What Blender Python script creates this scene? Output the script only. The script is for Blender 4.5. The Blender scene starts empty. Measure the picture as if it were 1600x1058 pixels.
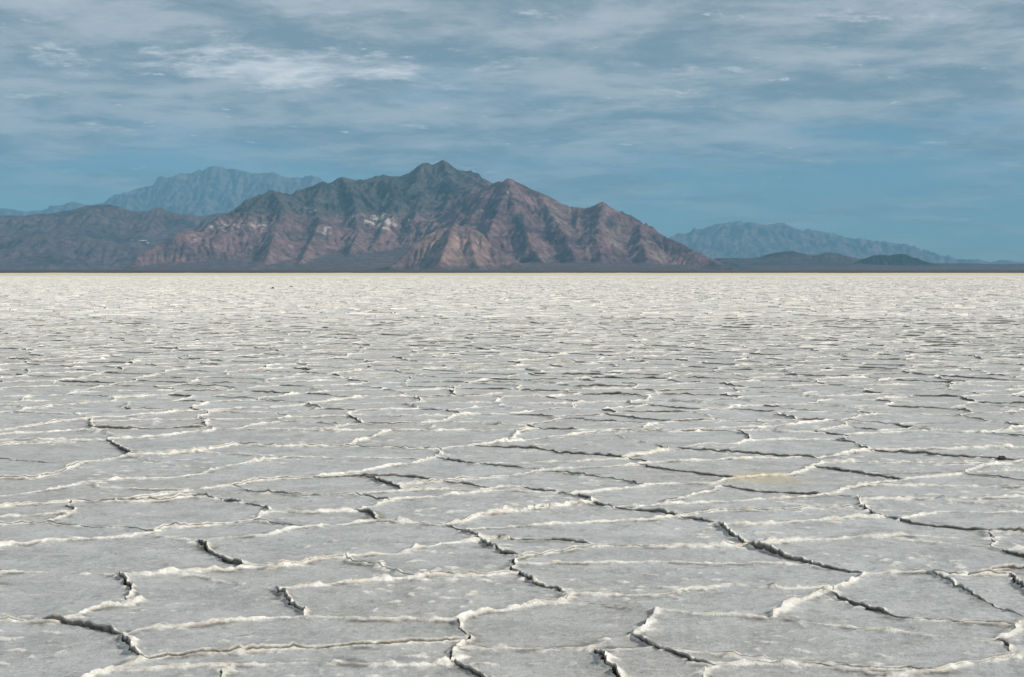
import bpy, math, random
import numpy as np
from mathutils import Vector, kdtree
from mathutils.geometry import delaunay_2d_cdt

random.seed(7)
rng = np.random.default_rng(7)
scene = bpy.context.scene
COL = scene.collection

# ------------------------------------------------------------------ camera
F = 2600.0          # focal length in photograph pixels (1600 wide)
HOR = 425.0         # row of the horizon
CAMH = 1.6
cam = bpy.data.cameras.new('camera')
cam.sensor_width = 36.0
cam.lens = 36.0 * F / 1600.0
cam.shift_y = -(529.0 - HOR) / 1600.0
cam.clip_start = 0.1
cam.clip_end = 90000.0
cam.dof.use_dof = True
cam.dof.focus_distance = 28.0
cam.dof.aperture_fstop = 16.0
cam_o = bpy.data.objects.new('camera', cam)
cam_o.location = (0, 0, CAMH)
cam_o.rotation_euler = (math.radians(90), 0, 0)
COL.objects.link(cam_o)
scene.camera = cam_o

# ------------------------------------------------------------------ light
SUN_EL = math.radians(30)
SUN_AZ = math.atan2(-0.34, 0.94)           # direction towards the sun, in the xy plane
sun_dir = Vector((math.cos(SUN_EL) * math.cos(SUN_AZ), math.cos(SUN_EL) * math.sin(SUN_AZ), math.sin(SUN_EL)))
sun = bpy.data.lights.new('sun', 'SUN')
sun.energy = 4.8
sun.angle = math.radians(0.6)
sun.color = (1.0, 0.95, 0.88)
sun_o = bpy.data.objects.new('sun', sun)
sun_o.rotation_euler = sun_dir.to_track_quat('Z', 'Y').to_euler()
COL.objects.link(sun_o)

world = bpy.data.worlds.new('World')
scene.world = world
world.use_nodes = True
wt = world.node_tree
wt.nodes.clear()


class NT:
    """small helper around a node tree"""
    def __init__(self, tree):
        self.t = tree

    def n(self, typ, **kw):
        nd = self.t.nodes.new(typ)
        for k, v in kw.items():
            setattr(nd, k, v)
        return nd

    def put(self, sock, v):
        if isinstance(v, bpy.types.NodeSocket):
            self.t.links.new(v, sock)
        elif v is not None:
            if hasattr(sock.default_value, '__len__') and not hasattr(v, '__len__'):
                v = [v] * len(sock.default_value)
            if hasattr(v, '__len__') and len(sock.default_value) == 4 and len(v) == 3:
                v = tuple(v) + (1.0,)
            sock.default_value = v

    def math(self, op, a, b=None, c=None, clamp=False):
        nd = self.n('ShaderNodeMath', operation=op)
        nd.use_clamp = clamp
        self.put(nd.inputs[0], a)
        if b is not None:
            self.put(nd.inputs[1], b)
        if c is not None:
            self.put(nd.inputs[2], c)
        return nd.outputs[0]

    def vmath(self, op, a, b=None):
        nd = self.n('ShaderNodeVectorMath', operation=op)
        self.put(nd.inputs[0], a)
        if b is not None:
            self.put(nd.inputs[1], b)
        return nd.outputs[0]

    def noise(self, vec, scale, detail=4, rough=0.55, dist=0.0, lac=2.0):
        nd = self.n('ShaderNodeTexNoise')
        self.put(nd.inputs['Vector'], vec)
        self.put(nd.inputs['Scale'], scale)
        self.put(nd.inputs['Detail'], detail)
        self.put(nd.inputs['Roughness'], rough)
        self.put(nd.inputs['Lacunarity'], lac)
        self.put(nd.inputs['Distortion'], dist)
        return nd.outputs['Fac']

    def ramp(self, v, lo, hi, smooth=True):
        nd = self.n('ShaderNodeMapRange')
        nd.interpolation_type = 'SMOOTHSTEP' if smooth else 'LINEAR'
        self.put(nd.inputs['Value'], v)
        self.put(nd.inputs['From Min'], lo)
        self.put(nd.inputs['From Max'], hi)
        return nd.outputs['Result']

    def mix(self, fac, a, b, blend='MIX'):
        nd = self.n('ShaderNodeMix', data_type='RGBA', blend_type=blend)
        self.put(nd.inputs['Factor'], fac)
        self.put(nd.inputs['A'] if False else nd.inputs[6], a)
        self.put(nd.inputs[7], b)
        return nd.outputs[2]


W = NT(wt)
sky = W.n('ShaderNodeTexSky', sky_type='NISHITA')
sky.sun_disc = False
sky.sun_elevation = SUN_EL
sky.sun_rotation = math.pi / 2 - SUN_AZ
sky.altitude = 1300
sky.air_density = 1.0
sky.dust_density = 0.3
sky.ozone_density = 3.0
SKY_STRENGTH = 0.096
tc = W.n('ShaderNodeTexCoord')
sep = W.n('ShaderNodeSeparateXYZ')
wt.links.new(tc.outputs['Generated'], sep.inputs[0])
dx, dy, dz = sep.outputs
zz = W.math('ADD', W.math('MAXIMUM', dz, 0.0), 0.10)
comb = W.n('ShaderNodeCombineXYZ')
W.put(comb.inputs[0], W.math('DIVIDE', dx, zz))
W.put(comb.inputs[1], W.math('DIVIDE', dy, zz))
P = comb.outputs[0]                         # a flat cloud layer seen in perspective
up = W.ramp(dz, 0.0, 0.15)
sheet_n = W.noise(P, 1.2, 9, 0.6, 0.25)
sheet = W.ramp(W.math('ADD', sheet_n, W.math('MULTIPLY', up, 0.44)), 0.42, 0.80)
tone_n = W.noise(W.vmath('ADD', P, (7.3, 2.1, 0)), 2.3, 11, 0.66, 0.15)
grey = W.mix(W.ramp(tone_n, 0.36, 0.64), (2.7, 3.2, 3.5), (6.7, 6.6, 6.7))
puff_n = W.noise(W.vmath('ADD', P, (1.7, 11.9, 0)), 3.4, 12, 0.68, 0.1)
# one long bright opening in the cloud deck
gx = W.math('POWER', W.math('DIVIDE', W.math('ADD', dx, 0.14), 0.11), 2.0)
gz = W.math('POWER', W.math('DIVIDE', W.math('SUBTRACT', dz, 0.122), 0.0095), 2.0)
band = W.math('EXPONENT', W.math('MULTIPLY', W.math('ADD', gx, gz), -1.0))
puff = W.ramp(W.math('ADD', puff_n, W.math('MULTIPLY', band, 0.25)), 0.57, 0.74)
small_n = W.noise(W.vmath('ADD', P, (21.7, 4.9, 0)), 8.0, 9, 0.62, 0.2)
small = W.math('MULTIPLY', W.ramp(small_n, 0.64, 0.72), W.ramp(dz, 0.02, 0.06))
puff = W.math('MAXIMUM', puff, W.math('MULTIPLY', small, 0.8))
clouds = W.mix(W.math('MULTIPLY', puff, 0.8), grey, W.mix(W.ramp(small_n, 0.35, 0.65), (9.2, 9.0, 9.0), (13.5, 12.7, 12.3)))
cover = W.math('MAXIMUM', W.math('MULTIPLY', sheet, 0.88), W.math('MULTIPLY', puff, 0.75))
blue = W.mix(1.0, sky.outputs[0], (0.58, 0.85, 1.0, 1), 'MULTIPLY')
skycol = W.mix(cover, blue, clouds)
bg = W.n('ShaderNodeBackground')
W.put(bg.inputs['Color'], skycol)
bg.inputs['Strength'].default_value = SKY_STRENGTH
wo = W.n('ShaderNodeOutputWorld')
wt.links.new(bg.outputs[0], wo.inputs['Surface'])

vs = scene.view_settings
vs.view_transform = 'Standard'
vs.look = 'None'
vs.exposure = 0.0
vs.gamma = 1.0
vs.use_curve_mapping = False
scene.render.engine = 'CYCLES'
scene.cycles.use_denoising = True
scene.cycles.max_bounces = 5
scene.cycles.diffuse_bounces = 3
scene.cycles.volume_bounces = 0

# ------------------------------------------------------------------ helpers
def tag(o, label=None, cat=None, kind=None, group=None):
    if label: o['label'] = label
    if cat: o['category'] = cat
    if kind: o['kind'] = kind
    if group: o['group'] = group
    return o


def mesh_obj(name, V, Fa, mat=None, parent=None, smooth=True, origin=None, attr=None, mats=None, midx=None):
    """one mesh object from numpy arrays; attr: dict name -> (n,4) point colours"""
    V = np.asarray(V, float)
    if origin is None:
        origin = (0, 0, 0)
    me = bpy.data.meshes.new(name)
    Vl = V - np.asarray(origin)
    if isinstance(Fa, np.ndarray):
        nf, k = Fa.shape
        me.vertices.add(len(Vl)); me.vertices.foreach_set('co', Vl.astype(np.float32).ravel())
        me.loops.add(nf * k); me.loops.foreach_set('vertex_index', Fa.astype(np.int32).ravel())
        me.polygons.add(nf); me.polygons.foreach_set('loop_start', np.arange(0, nf * k, k, dtype=np.int32))
        me.update(calc_edges=True)
    else:
        me.from_pydata(Vl.tolist(), [], Fa)
    for m in (mats or [mat]):
        if m: me.materials.append(m)
    if midx is not None:
        me.polygons.foreach_set('material_index', np.asarray(midx, np.int32))
    if smooth:
        me.polygons.foreach_set('use_smooth', np.ones(len(me.polygons), bool))
    for k, a in (attr or {}).items():
        at = me.attributes.new(k, 'FLOAT_COLOR', 'POINT')
        at.data.foreach_set('color', np.asarray(a, np.float32).ravel())
    me.update()
    o = bpy.data.objects.new(name, me)
    o.location = origin
    COL.objects.link(o)
    if parent:
        o.parent = parent
    return o


def _hash(ix, iy, seed):
    h = (ix.astype(np.int64) * 374761393 + iy.astype(np.int64) * 668265263 + seed * 974634777) & 0xffffffff
    h = ((h ^ (h >> 13)) * 1274126177) & 0xffffffff
    h = (h ^ (h >> 16)) & 0xffffffff
    return h / 4294967296.0


def vnoise(x, y, seed=0):
    """gradient noise in about -1..1"""
    x = np.asarray(x, float); y = np.asarray(y, float)
    ix = np.floor(x); iy = np.floor(y)
    fx = x - ix; fy = y - iy
    u = fx * fx * fx * (fx * (fx * 6 - 15) + 10); v = fy * fy * fy * (fy * (fy * 6 - 15) + 10)

    def g(ox, oy):
        a = _hash(ix + ox, iy + oy, seed) * 2 * math.pi
        return np.cos(a) * (fx - ox) + np.sin(a) * (fy - oy)
    return 1.5 * ((g(0, 0) * (1 - u) + g(1, 0) * u) * (1 - v) + (g(0, 1) * (1 - u) + g(1, 1) * u) * v)


def fbm(x, y, octv=5, seed=0, gain=0.5, ridged=False):
    r = 0; a = 1; n = 0
    for k in range(octv):
        q = vnoise(x * 2 ** k + 17.3 * k, y * 2 ** k - 9.1 * k, seed + k)
        r = r + a * ((1 - 2 * np.abs(q)) if ridged else q)
        n += a; a *= gain
    return r / n


def sstep(x, a, b):
    t = np.clip((x - a) / (b - a), 0, 1)
    return t * t * (3 - 2 * t)


def gpt(px, py):
    """a pixel below the horizon -> the point of the flat ground it shows"""
    D = F * CAMH / (py - HOR)
    return ((px - 800.0) / F * D, D)


def at(px, py, D):
    """a pixel and a distance -> a point"""
    return ((px - 800.0) / F * D, D, (HOR - py) / F * D + CAMH)


# ------------------------------------------------------------------ materials
def new_mat(name):
    m = bpy.data.materials.new(name)
    m.use_nodes = True
    m.node_tree.nodes.clear()
    return m, NT(m.node_tree)


def finish(m, T, color, rough=0.8, spec=0.3, normal=None):
    b = T.n('ShaderNodeBsdfPrincipled')
    T.put(b.inputs['Base Color'], color)
    T.put(b.inputs['Roughness'], rough)
    T.put(b.inputs['Specular IOR Level'], spec)
    if normal is not None:
        T.put(b.inputs['Normal'], normal)
    o = T.n('ShaderNodeOutputMaterial')
    m.node_tree.links.new(b.outputs[0], o.inputs['Surface'])
    return m


def bump(T, h, strength, dist, prev=None):
    b = T.n('ShaderNodeBump')
    T.put(b.inputs['Height'], h)
    b.inputs['Strength'].default_value = strength
    b.inputs['Distance'].default_value = dist
    if prev is not None:
        T.put(b.inputs['Normal'], prev)
    return b.outputs[0]


def salt_material():
    m, T = new_mat('salt_crust')
    pos = T.n('ShaderNodeNewGeometry').outputs['Position']
    a = T.n('ShaderNodeAttribute', attribute_name='mask')
    sp = T.n('ShaderNodeSeparateColor')
    T.put(sp.inputs[0], a.outputs['Color'])
    ridge, stain, mud = sp.outputs
    big = T.noise(pos, 0.22, 3, 0.5)
    mid = T.noise(pos, 2.6, 6, 0.62, 0.4)
    fine = T.noise(pos, 26.0, 7, 0.74)
    grit = T.noise(pos, 150.0, 3, 0.6)
    cool = T.mix(T.ramp(mid, 0.28, 0.72), (0.385, 0.395, 0.38), (0.545, 0.555, 0.54))
    warm = T.mix(T.ramp(mid, 0.28, 0.72), (0.385, 0.375, 0.35), (0.53, 0.52, 0.49))
    plate = T.mix(T.ramp(big, 0.42, 0.68), cool, warm)
    plate = T.mix(T.math('MULTIPLY', T.ramp(fine, 0.52, 0.64), 0.7), plate, (0.64, 0.645, 0.64))
    plate = T.mix(T.math('MULTIPLY', T.ramp(fine, 0.45, 0.34), 0.6), plate, (0.22, 0.215, 0.21))
    plate = T.mix(T.math('MULTIPLY', T.ramp(grit, 0.62, 0.74), 0.35), plate, (0.15, 0.145, 0.14))
    patchy = T.noise(pos, 8.0, 8, 0.74, 0.5)
    plate = T.mix(T.math('MULTIPLY', T.ramp(patchy, 0.50, 0.66), 0.6), plate, (0.60, 0.60, 0.59))
    plate = T.mix(T.math('MULTIPLY', T.ramp(patchy, 0.47, 0.33), 0.6), plate, (0.25, 0.25, 0.25))
    broad = T.math('MULTIPLY_ADD', T.noise(pos, 0.07, 4, 0.6), 0.55, 0.74)
    plate = T.mix(1.0, plate, T.vmath('MULTIPLY', (1, 1, 1), broad), 'MULTIPLY')
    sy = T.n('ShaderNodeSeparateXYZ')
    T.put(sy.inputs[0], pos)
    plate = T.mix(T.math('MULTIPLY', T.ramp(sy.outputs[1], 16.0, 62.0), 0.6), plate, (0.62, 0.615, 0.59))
    rid = T.mix(T.ramp(fine, 0.30, 0.66), (0.60, 0.55, 0.455), (0.87, 0.85, 0.80))
    rust = T.noise(pos, 5.0, 5, 0.65)
    rid = T.mix(T.math('MULTIPLY', T.ramp(rust, 0.54, 0.74), 0.55), rid, (0.60, 0.47, 0.27))
    rf = T.math('MULTIPLY_ADD', T.math('SUBTRACT', fine, 0.5), 0.75, ridge)
    c = T.mix(T.ramp(rf, 0.22, 0.62), plate, rid)
    c = T.mix(mud, c, T.mix(T.ramp(fine, 0.3, 0.7), (0.05, 0.045, 0.038), (0.20, 0.172, 0.135)))  # mud channel: dark crack walls; at ridge feet, dirt with painted shade
    c = T.mix(stain, c, (0.62, 0.53, 0.29))
    n1 = bump(T, fine, 0.8, 0.016)
    n2 = bump(T, grit, 0.5, 0.004, n1)
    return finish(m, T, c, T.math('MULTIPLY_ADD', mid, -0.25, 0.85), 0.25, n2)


def far_salt_material():
    m, T = new_mat('distant_salt')
    pos = T.n('ShaderNodeNewGeometry').outputs['Position']
    a = T.noise(pos, 0.035, 5, 0.6)
    b = T.noise(pos, 0.9, 6, 0.7)
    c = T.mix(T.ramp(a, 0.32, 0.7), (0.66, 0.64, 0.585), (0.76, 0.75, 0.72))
    c = T.mix(T.math('MULTIPLY', T.ramp(b, 0.53, 0.66), 0.6), c, (0.36, 0.35, 0.32))
    sy = T.n('ShaderNodeSeparateXYZ')
    T.put(sy.inputs[0], pos)
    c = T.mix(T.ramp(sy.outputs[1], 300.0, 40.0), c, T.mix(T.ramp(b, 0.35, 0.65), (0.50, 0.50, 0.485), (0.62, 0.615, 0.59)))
    n1 = bump(T, b, 0.6, 0.15)
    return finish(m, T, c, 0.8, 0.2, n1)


def mud_material():
    m, T = new_mat('wet_mud')
    pos = T.n('ShaderNodeNewGeometry').outputs['Position']
    a = T.noise(pos, 9.0, 5, 0.6)
    return finish(m, T, T.mix(a, (0.04, 0.037, 0.03), (0.13, 0.115, 0.09)), 0.8, 0.2, bump(T, a, 0.5, 0.02))


def rock_material(name, scale=1.0, rough_bump=0.9):
    """colour comes from the rock's own mineral map ('rock'), with finer variation added here"""
    m, T = new_mat(name)
    pos = T.n('ShaderNodeNewGeometry').outputs['Position']
    a = T.n('ShaderNodeAttribute', attribute_name='rock').outputs['Color']
    n1 = T.noise(pos, 0.020 * scale, 7, 0.7, 0.4)
    n2 = T.noise(pos, 0.075 * scale, 5, 0.7)
    f = T.math('MULTIPLY_ADD', n1, 3.2, -0.5)
    c = T.mix(1.0, a, T.vmath('MULTIPLY', (1, 1, 1), f), 'MULTIPLY')
    c = T.mix(T.math('MULTIPLY', T.ramp(n2, 0.56, 0.70), 0.5), c, T.mix(1.0, c, (0.45, 0.47, 0.48), 'MULTIPLY'))
    c = T.mix(T.math('MULTIPLY', T.ramp(n2, 0.42, 0.30), 0.35), c, T.mix(1.0, c, (1.6, 1.5, 1.45), 'MULTIPLY'))
    nn = bump(T, n1, rough_bump, 22.0 / scale)
    nn = bump(T, n2, rough_bump, 7.0 / scale, nn)
    return finish(m, T, c, 0.95, 0.05, nn)


SALT = salt_material()
FARSALT = far_salt_material()
MUD = mud_material()
ROCK = rock_material('mountain_rock', 1.0)
FARROCK = rock_material('far_mountain_rock', 0.5)
PLAINM = rock_material('desert_soil', 0.25, 0.2)

# ------------------------------------------------------------------ terrain
def field(X, Y, pts):
    """distance to, height of and length along the nearest point of a ridge line"""
    bd = np.full(X.shape, 1e12); bz = np.zeros(X.shape); bt = np.zeros(X.shape)
    L = 0.0
    for (x0, y0, z0), (x1, y1, z1) in zip(pts[:-1], pts[1:]):
        ex, ey = x1 - x0, y1 - y0
        l2 = ex * ex + ey * ey + 1e-9
        t = np.clip(((X - x0) * ex + (Y - y0) * ey) / l2, 0, 1)
        d = np.hypot(X - x0 - t * ex, Y - y0 - t * ey)
        k = d < bd
        bd = np.where(k, d, bd); bz = np.where(k, z0 + t * (z1 - z0), bz); bt = np.where(k, L + t * math.sqrt(l2), bt)
        L += math.sqrt(l2)
    return bd, bz, bt


def plain_z(X, Y):
    """the desert floor: level near the salt, then a long fan that rises to the hills"""
    d = np.clip(Y - 2300.0, 0, None)
    return 0.0021 * d + 0.0042 * np.clip(Y - 9500.0, 0, None) - 0.25 * sstep(Y, 2600, 2300) + 2.0 * fbm(X / 900.0, Y / 900.0, 3, 5) * sstep(Y, 2600, 6000)


def build_height(X, Y, ridges, seed, gscale=170.0, gdepth=70.0, k=14.0, warp=45.0, crag=26.0, cs=150.0):
    wx = X + warp * fbm(X / 420.0, Y / 420.0, 4, seed + 50)
    wy = Y + warp * fbm(X / 420.0, Y / 420.0, 4, seed + 60)
    acc = np.zeros(X.shape); top = np.full(X.shape, -1e9)
    hs = []
    for i, (pts, S, L) in enumerate(ridges):
        d0, _, _ = field(X, Y, pts)
        d1, z, t = field(wx, wy, pts)
        b = sstep(d0, 15, 130)
        d = d0 * (1 - b) + d1 * b
        g = np.abs(vnoise(t / gscale + i * 7.7, d / 1500.0 + i, seed + i)) + 0.45 * np.abs(vnoise(t / (gscale * .38) + i * 3.1, d / 700.0, seed + 31 + i))
        h = z - S * L * (1 - np.exp(-d / L)) - gdepth * g * sstep(d, 10, 330) * 1.1
        hs.append(h); top = np.maximum(top, h)
    for h in hs:
        acc += np.exp(np.clip((h - top) / k, -40, 0))
    H = top + k * np.log(acc) - k * 0.25
    wx2 = X + 60 * fbm(X / 200.0, Y / 200.0, 3, seed + 70); wy2 = Y + 60 * fbm(X / 200.0, Y / 200.0, 3, seed + 71)
    cr = fbm(wx2 / cs, wy2 / cs, 5, seed + 72, .55, True)
    rough = .35 + .65 * sstep(fbm(X / 600.0, Y / 600.0, 3, seed + 73), -.3, .4)
    far = np.minimum.reduce([field(X, Y, r_[0])[0] for r_ in ridges[:2]])
    cr = cr + .38 * (fbm(wx2 / (cs * .27), wy2 / (cs * .27), 4, seed + 77, .6, True) - .1)
    return H + crag * (cr - .15) * rough * sstep(H, 20, 160) * (.22 + .78 * sstep(far, 20, 140))


def erode(H, cell, drops, steps, seed, rate=0.32, cap=5.0):
    """rain drops that run down the slope, cut gullies and leave their load on the fans"""
    r = np.random.default_rng(seed)
    ny, nx = H.shape
    H = (H / cell).copy()
    Hf = H.ravel()
    x = r.uniform(1, nx - 3, drops); y = r.uniform(1, ny - 3, drops)
    vx = np.zeros(drops); vy = np.zeros(drops); w = np.ones(drops); s = np.zeros(drops); sp = np.ones(drops) * .5
    for _ in range(steps):
        ix = x.astype(int); iy = y.astype(int); fx = x - ix; fy = y - iy
        i = iy * nx + ix
        a, b, c, d = Hf[i], Hf[i + 1], Hf[i + nx], Hf[i + nx + 1]
        gx = (b - a) * (1 - fy) + (d - c) * fy; gy = (c - a) * (1 - fx) + (d - b) * fx
        h0 = a * (1 - fx) * (1 - fy) + b * fx * (1 - fy) + c * (1 - fx) * fy + d * fx * fy
        vx = vx * .25 - gx * .75; vy = vy * .25 - gy * .75
        l = np.hypot(vx, vy) + 1e-9
        vx /= l; vy /= l
        nx_ = np.clip(x + vx, 1, nx - 3); ny_ = np.clip(y + vy, 1, ny - 3)
        jx = nx_.astype(int); jy = ny_.astype(int); ux = nx_ - jx; uy = ny_ - jy
        j = jy * nx + jx
        h1 = Hf[j] * (1 - ux) * (1 - uy) + Hf[j + 1] * ux * (1 - uy) + Hf[j + nx] * (1 - ux) * uy + Hf[j + nx + 1] * ux * uy
        dh = h1 - h0
        cp = np.maximum(-dh, 0.01) * sp * w * cap
        dep = np.where(dh > 0, np.minimum(dh, s), np.where(s > cp, (s - cp) * .25, 0))
        ero = np.where((dh <= 0) & (s <= cp), np.minimum((cp - s) * rate, -dh * .6), 0)
        q = dep - ero
        q = q / np.maximum(1.0, np.bincount(i, minlength=Hf.size)[i] * .8)
        s = np.maximum(s - q, 0)
        for o, wt_ in ((0, (1 - fx) * (1 - fy)), (1, fx * (1 - fy)), (nx, (1 - fx) * fy), (nx + 1, fx * fy)):
            Hf += np.bincount(i + o, weights=q * wt_ * .5, minlength=Hf.size)[:Hf.size]
        sp = np.sqrt(np.maximum(sp * sp - dh * 2.0, 0.02)); sp = np.minimum(sp, 2.5)
        w *= .975
        x, y = nx_, ny_
    return Hf.reshape(ny, nx) * cell


def grid_faces(ny, nx):
    i = np.arange(ny * nx).reshape(ny, nx)
    return np.stack([i[:-1, :-1].ravel(), i[:-1, 1:].ravel(), i[1:, 1:].ravel(), i[1:, :-1].ravel()], 1)


def R(S, L, *pts):
    return ([at(px, py, D * 1000.0) for px, py, D in pts], S, L)


def spurs(crest, n, seed, reach, S=0.62, L=1500.0, base=418.0):
    """side ridges that run from the crest towards the valley"""
    r = random.Random(seed)
    out = []
    P3 = [Vector(p) for p in crest]
    seg = [(a, b) for a, b in zip(P3[:-1], P3[1:])]
    for k in range(n):
        u = (k + r.uniform(.2, .8)) / n * len(seg)
        a, b = seg[min(int(u), len(seg) - 1)]
        p = a.lerp(b, u - int(u))
        ln = reach * r.uniform(.6, 1.1) * max(0.25, min(1.0, p.z / (reach * .5)))
        ang = r.uniform(-.5, .5)
        q = [p.copy()]
        for i in range(1, 5):
            ang += r.uniform(-.22, .22)
            s = ln / 4
            nz = max(p.z * (1 - i / 4.6) ** 1.15, 5)
            q.append(Vector((q[-1].x + math.sin(ang) * s, q[-1].y - math.cos(ang) * s, nz)))
        out.append(([tuple(v) for v in q], S, L))
    return out


def lerp3(a, b, t):
    return a + (b - a) * t[..., None]


GRIDS = {}
FANMASK = {}


def build_mask(H, hf):
    return H - 4.0


def terrain(name, xr, yr, cell, ridges, seed, colour, mat, drops=0, fans=(), **kw):
    xs = np.arange(xr[0], xr[1], cell); ys = np.arange(yr[0], yr[1], cell)
    X, Y = np.meshgrid(xs, ys)
    H = build_height(X, Y, ridges, seed, **kw)
    H += 0.10 * cell * fbm(X / (6 * cell), Y / (6 * cell), 3, seed + 90) * 6
    pz = plain_z(X, Y)
    if drops:
        base = np.maximum(H, pz - 25)
        for p in range(3):
            base = erode(base, cell, drops, 45, seed + p)
        H = np.where(H > pz - 24.9, base, H)
    for pts_, S_f in fans:        # smooth aprons of gravel below the gullies
        d_, z_, t_ = field(X, Y, pts_)
        hf = z_ - S_f * d_ - .55 * np.clip(X - max(p[0] for p in pts_), 0, None) - .35 * np.clip(min(p[0] for p in pts_) - X, 0, None) + 2.5 * fbm(X / 130, Y / 130, 3, seed + 95)
        mm_ = np.maximum(H, hf)
        H = mm_ + 7.0 * np.log(np.exp(np.clip((H - mm_) / 7.0, -40, 0)) + np.exp(np.clip((hf - mm_) / 7.0, -40, 0)))
        FANMASK[name] = np.maximum(FANMASK.get(name, 0), sstep(hf - build_mask(H, hf), -6, 3))
    # fans: the foot of the slope eases into the plain
    kk = 9.0
    m = np.maximum(H, pz - 6)
    H2 = m + kk * np.log(np.exp(np.clip((H - m) / kk, -40, 0)) + np.exp(np.clip((pz - 6 - m) / kk, -40, 0)))
    edge = np.minimum.reduce([X - xr[0], xr[1] - X, Y - yr[0], yr[1] - Y]) / (8 * cell)
    H2 = np.where(H2 < pz - 1.0, pz - 8, H2)
    gy, gx = np.gradient(H2, cell)
    slope = np.hypot(gx, gy)
    PX = X / Y * F + 800; PY = HOR - (H2 - CAMH) / Y * F
    gy2, gx2 = gy, gx
    C = colour(X, Y, H2, H2 - pz, slope, PX, PY)
    GRIDS[name] = (X, Y, H2, PX, PY)
    V = np.stack([X, Y, H2], -1).reshape(-1, 3)
    C4 = np.concatenate([np.clip(C, 0.01, 0.9), np.ones(C.shape[:2] + (1,))], -1).reshape(-1, 4)
    Fa = grid_faces(*X.shape)
    keep = (H2 > pz - 7).ravel()
    Fa = Fa[keep[Fa].any(1)]
    used = np.zeros(len(V), bool); used[Fa.ravel()] = True
    idx = np.cumsum(used) - 1
    org = (float(np.mean(xr)), float(np.mean(yr)), 0.0)
    return mesh_obj(name, V[used], idx[Fa], mat, None, True, org, {'rock': C4[used]})


DARK = np.array([.034, .037, .038]); OLIVE = np.array([.078, .074, .066]); PINK = np.array([.222, .132, .130])
CREAM = np.array([.50, .42, .37]); PURPLE = np.array([.112, .062, .072]); FAN = np.array([.104, .080, .080]); TAN = np.array([.20, .165, .13])


def blob(PX, PY, x, y, rx, ry):
    return np.exp(-((PX - x) / rx) ** 2 - ((PY - y) / ry) ** 2)


def main_colour(X, Y, Z, ab, slope, PX, PY):
    n1 = fbm(X / 240, Y / 240 + Z / 160, 5, 301); n2 = fbm(X / 70, Y / 70 + Z / 55, 4, 311); n3 = fbm(X / 520, Y / 520, 3, 321)
    cone = blob(PX, PY, 712, 388, 62, 30) * sstep(Y, 8250, 8120)
    n4 = fbm(X / 30, Y / 30 + Z / 22, 3, 331)
    pyr = sstep(PX + 1.15 * (PY - 300), 690, 770)           # the reddish cone and its shoulder
    upper = sstep(PY + 26 * n1 + 12 * n2, 350, 322)
    c = lerp3(np.broadcast_to(PINK * .82, X.shape + (3,)), np.broadcast_to(OLIVE, X.shape + (3,)), np.clip(upper + .25 * n3, 0, 1))
    c = lerp3(c, np.broadcast_to(DARK, c.shape), sstep(n1 + .5 * n2 + .3 * n4, .08, .26) * (.6 + .3 * upper))
    cp = lerp3(np.broadcast_to(PINK * .80, c.shape), np.broadcast_to(PURPLE * .8, c.shape), sstep(n1 + .35 * n2 + .2 * n4, -.1, .22))
    cp = lerp3(cp, np.broadcast_to(TAN, c.shape), .55 * sstep(n2 + n3, .2, .6))
    c = lerp3(c, cp, pyr)
    c = lerp3(c, np.broadcast_to(np.array([.270, .170, .140]), c.shape) * (1 + .5 * n2[..., None]), np.clip(cone * 1.3, 0, .8))
    cr = (blob(PX, PY, 598, 348, 24, 12) * 1.5 + .9 * blob(PX, PY, 505, 360, 26, 8) + .8 * blob(PX, PY, 480, 328, 14, 7) + .35 * blob(PX, PY, 690, 350, 28, 8)
          + .7 * blob(PX, PY, 345, 352, 45, 9) + .6 * blob(PX, PY, 410, 352, 26, 12) + .5 * blob(PX, PY, 540, 338, 40, 10) + .45 * blob(PX, PY, 300, 375, 60, 16))
    c = lerp3(c, np.broadcast_to(CREAM, c.shape), np.clip(sstep(cr * (.45 + 1.0 * n4 + .8 * n2), .22, .7), 0, .8))
    # cliffs, plus the shade of gullies and left faces painted dark
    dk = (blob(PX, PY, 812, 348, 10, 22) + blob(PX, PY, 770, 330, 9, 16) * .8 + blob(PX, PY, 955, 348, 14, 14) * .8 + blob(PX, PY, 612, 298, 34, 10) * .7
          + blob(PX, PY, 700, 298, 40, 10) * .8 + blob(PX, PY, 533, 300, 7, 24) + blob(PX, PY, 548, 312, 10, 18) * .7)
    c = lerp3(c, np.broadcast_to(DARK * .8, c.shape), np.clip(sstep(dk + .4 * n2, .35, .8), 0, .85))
    # old shorelines
    for lv, wd, am in ((176., 5., .30), (120., 4., .16), (62., 6., .30)):
        c = lerp3(c, np.broadcast_to(CREAM * .62, c.shape), am * np.exp(-((ab + 4 * n1 - lv) / wd) ** 2) * np.clip(.6 + n2, 0, 1))
    fan = np.maximum(sstep(ab + 10 * n1, 26, 6), FANMASK.get('mountain', 0) * .85)
    c = lerp3(c, np.broadcast_to(FAN, c.shape), fan)
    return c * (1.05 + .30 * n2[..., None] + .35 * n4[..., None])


def hill_colour(base, dark, amount=1.0):
    base = np.array(base); dark = np.array(dark)

    def f(X, Y, Z, ab, slope, PX, PY):
        n1 = fbm(X / 330, Y / 330 + Z / 200, 5, 401); n2 = fbm(X / 90, Y / 90 + Z / 60, 4, 411)
        c = lerp3(np.broadcast_to(base, X.shape + (3,)), np.broadcast_to(dark, X.shape + (3,)), sstep(n1 + .4 * n2, -.15, .4))
        c = lerp3(c, np.broadcast_to(FAN, c.shape), sstep(ab, 35, 8) * amount)
        return c * (1 + .2 * n2[..., None])
    return f


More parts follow.
